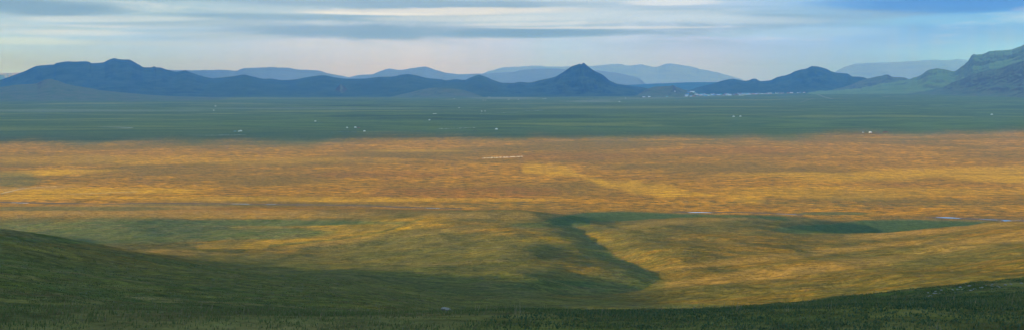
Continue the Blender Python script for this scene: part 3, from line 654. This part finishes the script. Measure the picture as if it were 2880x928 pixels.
# ------------------------------------------------------------------ animals: one skinned body each
def skinned(name, joints, edges, mats, assign):
    me = bpy.data.meshes.new(name + '_rig'); me.from_pydata([j[0] for j in joints], edges, []); me.update()
    o = bpy.data.objects.new(name + '_rig', me); COL.objects.link(o)
    md = o.modifiers.new('skin', 'SKIN'); md.use_smooth_shade = True
    sv = me.skin_vertices[0].data
    for i, j in enumerate(joints):
        r = j[1]; sv[i].radius = r if isinstance(r, tuple) else (r, r); sv[i].use_root = (i == 0)
    sb = o.modifiers.new('sub', 'SUBSURF'); sb.levels = 1; sb.render_levels = 1
    dg = bpy.context.evaluated_depsgraph_get(); dg.update()
    out = bpy.data.meshes.new_from_object(o.evaluated_get(dg)); out.name = name
    bpy.data.objects.remove(o)
    out.materials.clear()
    for m in mats: out.materials.append(m)
    for p in out.polygons: p.material_index = assign(p.center); p.use_smooth = True
    return out
def quad_mesh(name, Ln, hgt, br, leg, head_down, mats, wool):
    z = hgt - br; hz = z - .45 * hgt if head_down else z + .35 * hgt
    nx = Ln * .5
    J = [((0, 0, z), br * 1.05), ((nx * .75, 0, z + br * .05), br * .95), ((-nx * .8, 0, z + br * .08), br * .95), ((nx * 1.25, 0, (z + hz) / 2 + br * .4), br * .5), ((nx * 1.55, 0, hz), br * .38), ((nx * 1.9, 0, hz - br * .55), br * .24),
         ((-nx * 1.12, 0, z - br * .1), br * .2), ((-nx * 1.2, 0, z - br * 1.3), br * .12)]
    E = [(0, 1), (0, 2), (1, 3), (3, 4), (4, 5), (2, 6), (6, 7)]
    for sx, root in ((nx * .72, 1), (-nx * .85, 2)):
        for s in (-1, 1):
            k = len(J); b = 1 if sx > 0 else -1
            J += [((sx, s * br * .62, z - br * .55), leg * 1.9), ((sx + .04 * b * Ln, s * br * .62, (z - br) * .52), leg * 1.1), ((sx + (.0 if b > 0 else -.03 * Ln), s * br * .62, .03), leg)]
            E += [(root, k), (k, k + 1), (k + 1, k + 2)]
    J += [((nx * 1.5, br * .45, hz + br * .28), br * .12), ((nx * 1.5, -br * .45, hz + br * .28), br * .12)]; E += [(4, len(J) - 2), (4, len(J) - 1)]
    return skinned(name, J, E, mats, lambda c: 1 if (c.x > nx * 1.35 or c.z < (z - br) * .9) else 0)
w_white = simple('white_wool', (.52, .49, .44), .95, .1, 6); w_cream = simple('cream_wool', (.34, .27, .19), .95, .1, 6); w_black = simple('black_wool', (.05, .045, .04), .95); w_face = simple('pale_face', (.45, .38, .3), .9); w_dface = simple('dark_face', (.06, .05, .045), .9)
w_cow = simple('dark_brown_hide', (.075, .045, .03), .8, .2, 2); w_cow2 = simple('black_hide', (.03, .028, .027), .8, .2, 2)
sheep_me = [quad_mesh('sheep', .95, .82, .27, .035, hd, [a, b], True) for a, b, hd in ((w_white, w_dface, True), (w_white, w_face, False), (w_cream, w_face, True), (w_black, w_dface, True))]
cow_me = [quad_mesh('cow', 1.9, 1.42, .42, .07, hd, [a, a], False) for a, hd in ((w_cow, True), (w_cow2, True), (w_cow, False))]
def herd(name, meshes, pts, cat, labels, group, scale=1., face=None):
    X = np.array([p[0] for p in pts]); Y = np.array([p[1] for p in pts]); Z = gz(X, Y)
    for i in range(len(pts)):
        k = pts[i][2]; o = bpy.data.objects.new(name, meshes[k]); COL.objects.link(o)
        s = scale * random.uniform(.88, 1.1); o.location = (X[i], Y[i], Z[i]); o.scale = (s, s, s)
        o.rotation_euler = (0, 0, (face if face is not None else 0) + random.gauss(0, .9 if face is not None else 3)); tag(o, labels[k], cat, group)
def strip(u0, y0, u1, y1, n, thick, wts, near=2.0):
    """n animals spread along the ground line between two photo points, thick metres deep, none closer than ~1 m"""
    a = pix(u0, y0); b = pix(u1, y1); pts = []; tries = 0
    while len(pts) < n and tries < n * 60:
        tries += 1
        t = random.random(); w = thick * (.45 + .55 * math.sin(math.pi * min(1, t * .9 + .08)))
        x = a[0] + (b[0] - a[0]) * t + random.gauss(0, .6); y = a[1] + (b[1] - a[1]) * t + random.uniform(-.5, .5) * w
        if all((x - p[0]) ** 2 + (y - p[1]) ** 2 > near for p in pts): pts.append((x, y, random.choices(range(len(wts)), wts)[0]))
    return pts
lab = lambda where: ['white grazing sheep with dark face ' + where, 'white sheep with raised head ' + where, 'cream coloured sheep ' + where, 'black sheep ' + where]
P = strip(1357, 446.6, 1470, 441.6, 170, 22, [5, 4, 3, 3], 1.5)
P = [(x, y, (k if (x > -20 or random.random() < .75) else 3)) for x, y, k in P]
herd('sheep', sheep_me, P, 'sheep', lab('in the dense flock on the sunlit golden plain'), 'sheep of the dense flock on the golden plain', 1.15, .05)
herd('sheep', sheep_me, strip(1235, 364, 1335, 360.5, 62, 45, [6, 5, 2, 1], 9), 'sheep', lab('in the loose line left of the large lone tent'), 'sheep in the loose line on the dark green plain', 1.5)
herd('sheep', sheep_me, strip(1345, 321, 1470, 317, 46, 60, [6, 5, 2, 1], 20), 'sheep', lab('in the thin line below the far tent pair'), 'sheep in the thin line by the far tent pair', 1.6)
herd('sheep', sheep_me, strip(1476, 313, 1530, 311.5, 30, 60, [6, 5, 2, 1], 20), 'sheep', lab('in the short far line right of the tent pair'), 'sheep in the short line far out on the plain', 1.7)
herd('sheep', sheep_me, strip(575, 382, 690, 380.5, 34, 16, [6, 5, 2, 1], 6), 'sheep', lab('grazing below the truck and tents on the left plain'), 'sheep strung out below the truck', 1.2)
cl = lambda where: ['dark brown cow grazing ' + where, 'black cow grazing ' + where, 'dark brown cow with raised head ' + where]
def cattle(lst, where, group):
    pts = []
    for (u, y, n, du) in lst:
        for k in range(n): x, yy, _ = pix(u + random.uniform(-du, du), y + random.uniform(-.6, .6)); pts.append((x, yy, random.choice([0, 1, 1, 2])))
    herd('cow', cow_me, pts, 'cow', cl(where), group, 1.25)
cattle([(935,373.5,3,5),(960,372.5,5,8),(975,373,9,10),(992,373,9,9),(1001,374.5,4,3)], 'in the long herd below the tent pair', 'cattle in the long herd below the tent pair')
cattle([(908,344,3,4),(931,344.3,1,1)], 'right of the lone tent on the left plain', 'cattle beside the lone tent')
cattle([(697,371.5,2,3),(705,368.8,1,1)], 'right of the tents with the truck', 'cattle by the tents with the truck')
cattle([(1074,375,1,1),(1110,372,2,3),(1141,370.5,1,1),(1160,369,2,3),(1178,369,3,4)], 'between the tent pair and the sheep line', 'cattle strung out on the open plain')
cattle([(1233,335.5,5,6),(1241,335,2,2),(1251,334.6,2,3),(1264,336,6,6),(1274,334.8,1,1),(1321,332.6,1,1),(1218,338.8,1,1),(1195,341.5,3,4)], 'around the tent in mid plain', 'cattle scattered around the mid plain tent')
cattle([(1312,369,2,1),(1319,369,1,1),(1338,369,9,8)], 'between the sheep line and the large lone tent', 'cattle near the large lone tent')
cattle([(1386,314,1,1),(1403,314,4,5),(1416,313.5,2,2)], 'right of the far tent pair', 'cattle beside the far tent pair')
cattle([(1870,293.5,4,8),(1890,294,4,8)], 'on the far green plain in front of the town', 'cattle in front of the town')

# ------------------------------------------------------------------ the town
wall_c = {'white': (.80,.81,.82), 'grey': (.36,.38,.42), 'brick': (.38,.17,.12), 'pink': (.62,.36,.34), 'blue': (.16,.36,.62), 'wood': (.17,.12,.10)}
roof_c = {'white': (.84,.86,.88), 'bright blue': (.05,.30,.72), 'turquoise': (.03,.52,.50), 'rust red': (.45,.12,.09), 'grey': (.28,.31,.36), 'dark': (.07,.07,.09), 'pale blue': (.40,.60,.80)}
WM = {k: simple(k.replace(' ', '_') + '_wall', v, .85, .08, .3) for k, v in wall_c.items()}; RM = {k: simple(k.replace(' ', '_') + '_roof', v, .6, .06, .3) for k, v in roof_c.items()}
from mathutils.bvhtree import BVHTree
kn = [o for o in COL.objects if o.name.startswith('knoll')][0]
bv = BVHTree.FromPolygons([v.co for v in kn.data.vertices], [tuple(p.vertices) for p in kn.data.polygons])
def stand(X, Y):
    z = float(gz(X, Y)); h = bv.ray_cast(Vector((X, Y, 900)), Vector((0, 0, -1)))[0]
    return max(z, h.z) if h else z
_hm = {}
def house_mesh(L, W, h, rh):
    key = (L, W, h, rh)
    if key not in _hm:
        w = raw_mesh('wall', [(-L,-W,-2),(L,-W,-2),(L,W,-2),(-L,W,-2),(-L,-W,h),(L,-W,h),(L,W,h),(-L,W,h),(-L,0,h+rh*.92),(L,0,h+rh*.92)],
                     [(0,1,5,4),(2,3,7,6),(1,2,6,9,5),(3,0,4,8,7)])
        e = .6; k = rh / W
        a = [(-L-e,-W-e,h-e*k),(L+e,-W-e,h-e*k),(L+e,0,h+rh),(-L-e,0,h+rh),(L+e,W+e,h-e*k),(-L-e,W+e,h-e*k)]
        r = raw_mesh('roof', a + [(x, y, z + .25) for x, y, z in a], [(0,3,2,1),(3,5,4,2),(6,7,8,9),(9,8,10,11),(0,1,7,6),(4,5,11,10),(1,2,8,7),(2,4,10,8),(3,0,6,9),(5,3,9,11)])
        wins = raw_mesh('window', *join(*[boxv(-L * .62 + i * L * .42, -L * .62 + i * L * .42 + 1.2, -W - .06, -W + .05, h * .35, h * .7) for i in range(4)]))
        ch = raw_mesh('chimney', *boxv(L * .3, L * .3 + .8, -.4, .4, h, h + rh + 1.2))
        _hm[key] = (w, r, wins, ch)
    return _hm[key]
def inst(me, name, mat, parent):
    o = bpy.data.objects.new(name, me); COL.objects.link(o); o.parent = parent
    if not me.materials: me.materials.append(mat)
    o.material_slots[0].link = 'OBJECT'; o.material_slots[0].material = mat
    return o
def house(X, Y, dims, wc, rc, rz, label, group, cat='house', name='house'):
    w, r, wi, ch = house_mesh(*dims); root = empty(name, (X, Y, stand(X, Y)), rz); tag(root, label, cat, group)
    inst(w, 'wall', WM[wc], root); inst(wi, 'window', m_dark, root)
    ro = inst(r, 'roof', RM[rc], root); inst(ch, 'chimney', WM['grey'], ro)
    return root
SZ = [(8, 5, 5, 3.2), (11, 6, 6, 3.6), (14, 7, 7, 4), (18, 8, 9, 4)]
rnd = random.Random(5)
tops = [(1796,273),(1925,264),(1960,264.5),(2100,263.5),(2280,259)]
n = 0; used = []
while n < 178:
    u = rnd.choice([rnd.uniform(1925, 2060), rnd.uniform(1960, 2200), rnd.uniform(2050, 2285)])
    nearrow = np.interp(u, [1905, 1935, 1990, 2050, 2100, 2200, 2290], [272.5, 272.6, 271.5, 269.8, 267.6, 264.8, 261.2]); farrow = np.interp(u, [1905, 1950, 2000, 2100, 2290], [270.4, 267, 266.4, 265.0, 260.6])
    y0 = nearrow + (farrow - nearrow) * rnd.random() ** 1.3
    Y = (H - 20) * F / (y0 - YH); 
    X, Y, Z = pix(u, y0)
    if any((X - a) ** 2 + (Y - b) ** 2 < 22 ** 2 for a, b in used): 
        if rnd.random() < .9: continue
    used.append((X, Y)); n += 1
    wc = rnd.choices(list(wall_c), [6, 4, 3, 2, 1, 4])[0]; rc = rnd.choices(list(roof_c), [4, 4, 2, 4, 4, 4, 3])[0]
    part = 'left' if u < 2020 else 'middle' if u < 2150 else 'right'
    house(X, Y, rnd.choice(SZ), wc, rc, rnd.uniform(-.5, .5), f'{wc} walled house with {rc} roof in the {part} part of the distant town', f'{wc} walled houses with {rc} roofs in the {part} part of the town')
BIG = [(1947,269.8,(26,8,15,3),'white','white','long white block, tallest of the town, at its left end'), (1934,271.2,(15,8,10,3),'blue','bright blue','bright blue building at the left end of the town'),
       (1958,270.8,(18,8,11,2),'white','pale blue','white block with pale blue roof right of the tallest block'), (1970,268.6,(16,9,13,5),'white','turquoise','large hall with turquoise roof near the left end of the town'),
       (1951,272.2,(13,7,6,2.5),'brick','rust red','red brick building in front of the tall white block'), (1985,271.0,(16,7,7,2.5),'blue','bright blue','blue building in front of the middle houses'),
       (2045,268.4,(17,8,8,3),'white','turquoise','white building with turquoise roof in the middle of the town'), (2022,267.8,(22,8,7,2),'white','white','long low white building in the middle of the town'),
       (2140,265.6,(26,8,8,3),'white','white','long white building in the right half of the town'), (2108,266.6,(15,8,8,3),'pink','rust red','pink building with red roof in the right half of the town'),
       (2085,269.6,(30,5,3.5,1),'white','white','very long low white shed on the near edge of the town'), (2200,264.0,(22,7,6,3),'pink','grey','pink long building near the right end of the town'),
       (1811,275.0,(14,6,5,3),'white','white','left of two white sheds by the dark fence'), (1826,274.2,(12,6,6,3),'white','white','right of two white sheds by the dark fence'),
       (1876,273.2,(10,5,4,2.5),'grey','turquoise','small lone house with turquoise roof below the knoll'), (1866,274.0,(9,5,3,2),'wood','dark','small dark hut left of the lone turquoise roof')]
for u, y, d, wc, rc, lb in BIG:
    X, Y, Z = pix(u, y); house(X, Y, d, wc, rc, rnd.uniform(-.1, .1), lb, None, 'building' if d[0] > 12 else 'house', 'building' if d[0] > 12 else 'house')
hit = bv.ray_cast(Vector((0, 0, H)), Vector(((1898 - 1440) / F, 1, -(258.5 - YH) / F)).normalized())[0]
if hit:
    w, r, wi, ch = house_mesh(5, 4, 5, 3); root = empty('hut', hit, .2); tag(root, 'tiny white hut on the slope of the knoll above the town', 'hut')
    inst(w, 'wall', WM['white'], root); inst(r, 'roof', RM['white'], root)

# ------------------------------------------------------------------ foreground grass, weeds, stones
def blades(name, n, r0, r1, hmin, hmax, wid, seed, mat, phs=(-.56, .56), keep=None, grow=.012, lean=.5):
    R = np.random.RandomState(seed)
    nt = n // 5
    r = r0 * (r1 / r0) ** R.rand(nt); ph = R.uniform(phs[0], phs[1], nt)
    x = r * np.sin(ph); y = r * np.cos(ph)
    if keep is not None: k = keep(x, y, R); x, y, r = x[k], y[k], r[k]
    dens = fbm(x / 2.5, y / 2.5, 3, seed) ; k = R.rand(len(x)) < (.55 + .9 * dens); x, y, r = x[k], y[k], r[k]
    x = np.repeat(x, 5); y = np.repeat(y, 5); r = np.repeat(r, 5); m = len(x)
    x += R.normal(0, .05 + r * .0012, m); y += R.normal(0, .05 + r * .0012, m); z = gz(x, y) - .02
    h = R.uniform(hmin, hmax, m) * (1 + r * grow) * (1 + .35 * fbm(x / 1.7, y / 1.7, 2, seed + 2)); w = wid * (1 + r / 14) * R.uniform(.7, 1.4, m)
    a = R.uniform(0, 2 * math.pi, m); l = lean * h * R.uniform(.2, 1.2, m)
    wx, wy = np.cos(a + 1.57) * w, np.sin(a + 1.57) * w; dx, dy = np.cos(a) * l + .12 * h, np.sin(a) * l
    V = np.empty((m, 5, 3))
    V[:, 0] = np.stack([x - wx, y - wy, z], -1); V[:, 1] = np.stack([x + wx, y + wy, z], -1)
    V[:, 2] = np.stack([x + wx * .7 + dx * .35, y + wy * .7 + dy * .35, z + h * .6], -1); V[:, 3] = np.stack([x - wx * .7 + dx * .35, y - wy * .7 + dy * .35, z + h * .6], -1)
    V[:, 4] = np.stack([x + dx, y + dy, z + h * .95], -1)
    me = bpy.data.meshes.new(name); me.vertices.add(m * 5); me.vertices.foreach_set('co', V.reshape(-1).astype(np.float32))
    b = (np.arange(m) * 5)[:, None]; li = np.concatenate([b + [0, 1, 2, 3], b + [3, 2, 4]], 1).reshape(-1)
    me.loops.add(m * 7); me.loops.foreach_set('vertex_index', li.astype(np.int32)); me.polygons.add(m * 2)
    ls = np.stack([np.arange(m) * 7, np.arange(m) * 7 + 4], 1).reshape(-1); me.polygons.foreach_set('loop_start', ls.astype(np.int32))
    me.polygons.foreach_set('loop_total', np.tile([4, 3], m).astype(np.int32)); me.update(calc_edges=True)
    return link(name, me, mat, kind='stuff')
def blade_mat(name, c1, c2, c3):
    m, t = new_mat(name); geo = t.new('ShaderNodeNewGeometry')
    n = t.noise(geo.outputs['Position'], 1 / 5., 4, .7); q = geo.outputs['Random Per Island']
    c = t.mix(t.rng(n, .38, .62), c1, c2); c = t.mix(t.rng(q, .72, .95), c, c3)
    t.put(t.b.inputs['Base Color'], c); t.b.inputs['Roughness'].default_value = .8
    tr = t.new('ShaderNodeBsdfTranslucent'); t.put(tr.inputs[0], c); ms = t.new('ShaderNodeMixShader'); ms.inputs[0].default_value = .45
    t.l.new(t.b.outputs[0], ms.inputs[1]); t.l.new(tr.outputs[0], ms.inputs[2]); t.l.new(ms.outputs[0], t.n['Material Output'].inputs[0])
    return m
bm1 = blade_mat('grass_blades', (.065, .11, .04), (.11, .14, .05), (.15, .145, .08)); bm2 = blade_mat('weed_leaves', (.035, .08, .038), (.05, .10, .048), (.08, .12, .065))
bm3 = blade_mat('dry_stalks', (.16, .15, .09), (.2, .18, .11), (.26, .23, .15))
tag(blades('grass', 260000, 13, 130, .035, .085, .0035, 5, bm1, grow=.009), 'short green grass over the near slope', 'grass')
tag(blades('tussock_grass', 70000, 60, 270, .06, .11, .005, 6, bm1, (-.62, .05), lambda x, y, R: R.rand(len(x)) < np.where(x < 0, 1, .0) + .2, .004), 'tussocky grass on the left spur', 'grass')
tag(blades('weeds', 90000, 16, 80, .03, .07, .006, 7, bm2, (-.12, .56), lambda x, y, R: R.rand(len(x)) < sstep(-.1, .15, np.arctan2(x, y) + .1 * fbm(x / 6, y / 6, 3, 5)), .006, .9), 'broad leaved dark weeds on the near right slope', 'weeds')
tag(blades('dry_stalks', 1300, 14, 45, .10, .22, .002, 8, bm3, lean=.35), 'thin bleached stalks standing above the grass', 'stalks')

m_stone = simple('pale_lichen_stone', (.17, .18, .165), .95, .3, 3)
def rock_mesh(seed):
    R = random.Random(seed); bm_ = []
    import bmesh
    b = bmesh.new(); bmesh.ops.create_icosphere(b, subdivisions=2, radius=1)
    for v in b.verts:
        p = v.co; k = 1 + .35 * float(fbm(np.array([p.x * 1.3 + seed]), np.array([p.y * 1.3 + p.z * 2.1]), 3, seed)[0])
        v.co = Vector((p.x * 1.25 * k, p.y * .9 * k, max(-.35, p.z * .6 * k)))
    me = bpy.data.meshes.new('stone'); b.to_mesh(me); b.free(); me.materials.append(m_stone); return me
rm = [rock_mesh(s) for s in range(4)]
for i in range(36):
    t = random.random(); u = 2600 + 290 * t; y = np.interp(u, [2600, 2740, 2880], [822, 808, 793]) + abs(random.gauss(0, 1)) * 6 + 1
    X, Y, Z = spot(u, y); o = bpy.data.objects.new('stone', rm[i % 4]); COL.objects.link(o)
    s = random.uniform(.03, .085); o.location = (X, Y, Z + s * .15); o.scale = (s, s, s); o.rotation_euler = (0, 0, random.uniform(0, 6))
    tag(o, 'pale lichened stone half sunk in the grass on the near right slope', 'stone', 'pale stones scattered on the near right slope')
X, Y, Z = spot(1254, 876); o = bpy.data.objects.new('stone', rm[1]); COL.objects.link(o); o.location = (X, Y, Z + .05); o.scale = (.09, .08, .07); tag(o, 'single whitish stone in the grass at the bottom middle', 'stone')


# ------------------------------------------------------------------ cloud bank far to the left, above the frame: it shades the far plain
def unseen_cloud(name, x0, x1, ya, yb, zlo, zhi, seed, label):
    nx, ny = 150, 150
    X = np.linspace(x0, x1, nx)[None, :].repeat(ny, 0); T = np.linspace(0, 1, ny)[:, None].repeat(nx, 1)
    ylo = ya(X); yhi = yb(X)
    Y = ylo + (yhi - ylo) * T
    e = np.minimum(np.minimum(T, 1 - T) * (yhi - ylo), np.minimum(X - x0, x1 - X))
    thick = sstep(0, 900, e + 0)
    top = zlo + 60 + (zhi - zlo) * thick * (.65 + .35 * fbm(X / 1500, Y / 1500, 5, seed))
    bot = zlo + 60 - 55 * thick * (1 + .8 * fbm(X / 700, Y / 700, 4, seed + 3))
    Yw = Y + 60 * fbm(X / 900, Y / 900, 3, seed + 9) * np.sin(T * math.pi) * 1.0
    P = np.concatenate([np.stack([X, Yw, bot], -1), np.stack([X, Yw, top], -1)[::-1]], 0)
    me = grid_mesh(name, P)
    m, t = new_mat('cloud_white'); t.b.inputs['Base Color'].default_value = (.8, .8, .8, 1); t.b.inputs['Roughness'].default_value = 1
    return link(name, me, m, kind='structure')
def edge_y(x, off, wob, s):   # shadow edge on the plain at x, carried back along the light to the cloud's height
    return 2290 + .20 * x + off
ZC = 3100.0; L = ZC / math.tan(SUN_EL); OX, OY = SX * L, SY * L
def near_edge(X):
    gx = X - OX
    return 2330 + .21 * gx + (190 * fbm(gx / 800, gx * 0, 5, 4) + 60 * fbm(gx / 150, gx * 0, 3, 14)) + OY + 60
unseen_cloud('unseen_cloud', -9500 + OX, 13500 + OX, near_edge, lambda X: X * 0 + 31000 + OY, ZC, 3700, 3, '')

ZH = 10500.0; LH = ZH / math.tan(SUN_EL); HX, HY = SX * LH, SY * LH
unseen_cloud('unseen_cloud', -60000 + HX, 60000 + HX, lambda X: X * 0 + 28000 + HY, lambda X: X * 0 + 70000 + HY, ZH, 12500, 8, '')  # high deck added out of view to keep sun off the far haze
# ------------------------------------------------------------------ haze
def haze():
    x, y0, y1, z0, z1 = 47000, -47000, 47000, -8., 1060.
    me = raw_mesh('haze', [(-x,y0,z0),(x,y0,z0),(x,y1,z0),(-x,y1,z0),(-x,y0,z1),(x,y0,z1),(x,y1,z1),(-x,y1,z1)],
                  [(0,3,2,1),(4,5,6,7),(0,1,5,4),(1,2,6,5),(2,3,7,6),(3,0,4,7)])
    m = bpy.data.materials.new('haze_air'); m.use_nodes = True; nt = m.node_tree; nt.nodes.clear()
    o = nt.nodes.new('ShaderNodeOutputMaterial'); v = nt.nodes.new('ShaderNodeVolumePrincipled')
    v.inputs['Color'].default_value = (.08, .34, 1.0, 1); v.inputs['Absorption Color'].default_value = (1, 1, 1, 1)
    v.inputs['Density'].default_value = 5.4e-5; v.inputs['Anisotropy'].default_value = 0.0
    nt.links.new(v.outputs[0], o.inputs['Volume'])
    link('haze', me, m, kind='stuff')
haze()

# ------------------------------------------------------------------ camera and render
cd = bpy.data.cameras.new('camera'); cam = bpy.data.objects.new('camera', cd); COL.objects.link(cam); scene.camera = cam
cam.location = (0, 0, H); cam.rotation_euler = (math.radians(90), 0, 0)
cd.sensor_width = 36; cd.lens = 36 * F / 2880; cd.shift_y = -(464 - YH) / 2880
cd.clip_start = .5; cd.clip_end = 400000
vs = scene.view_settings; vs.view_transform = 'Standard'; vs.look = 'None'; vs.exposure = 2.0; vs.gamma = 1; vs.use_curve_mapping = False
scene.render.engine = 'CYCLES'
scene.cycles.volume_bounces = 3
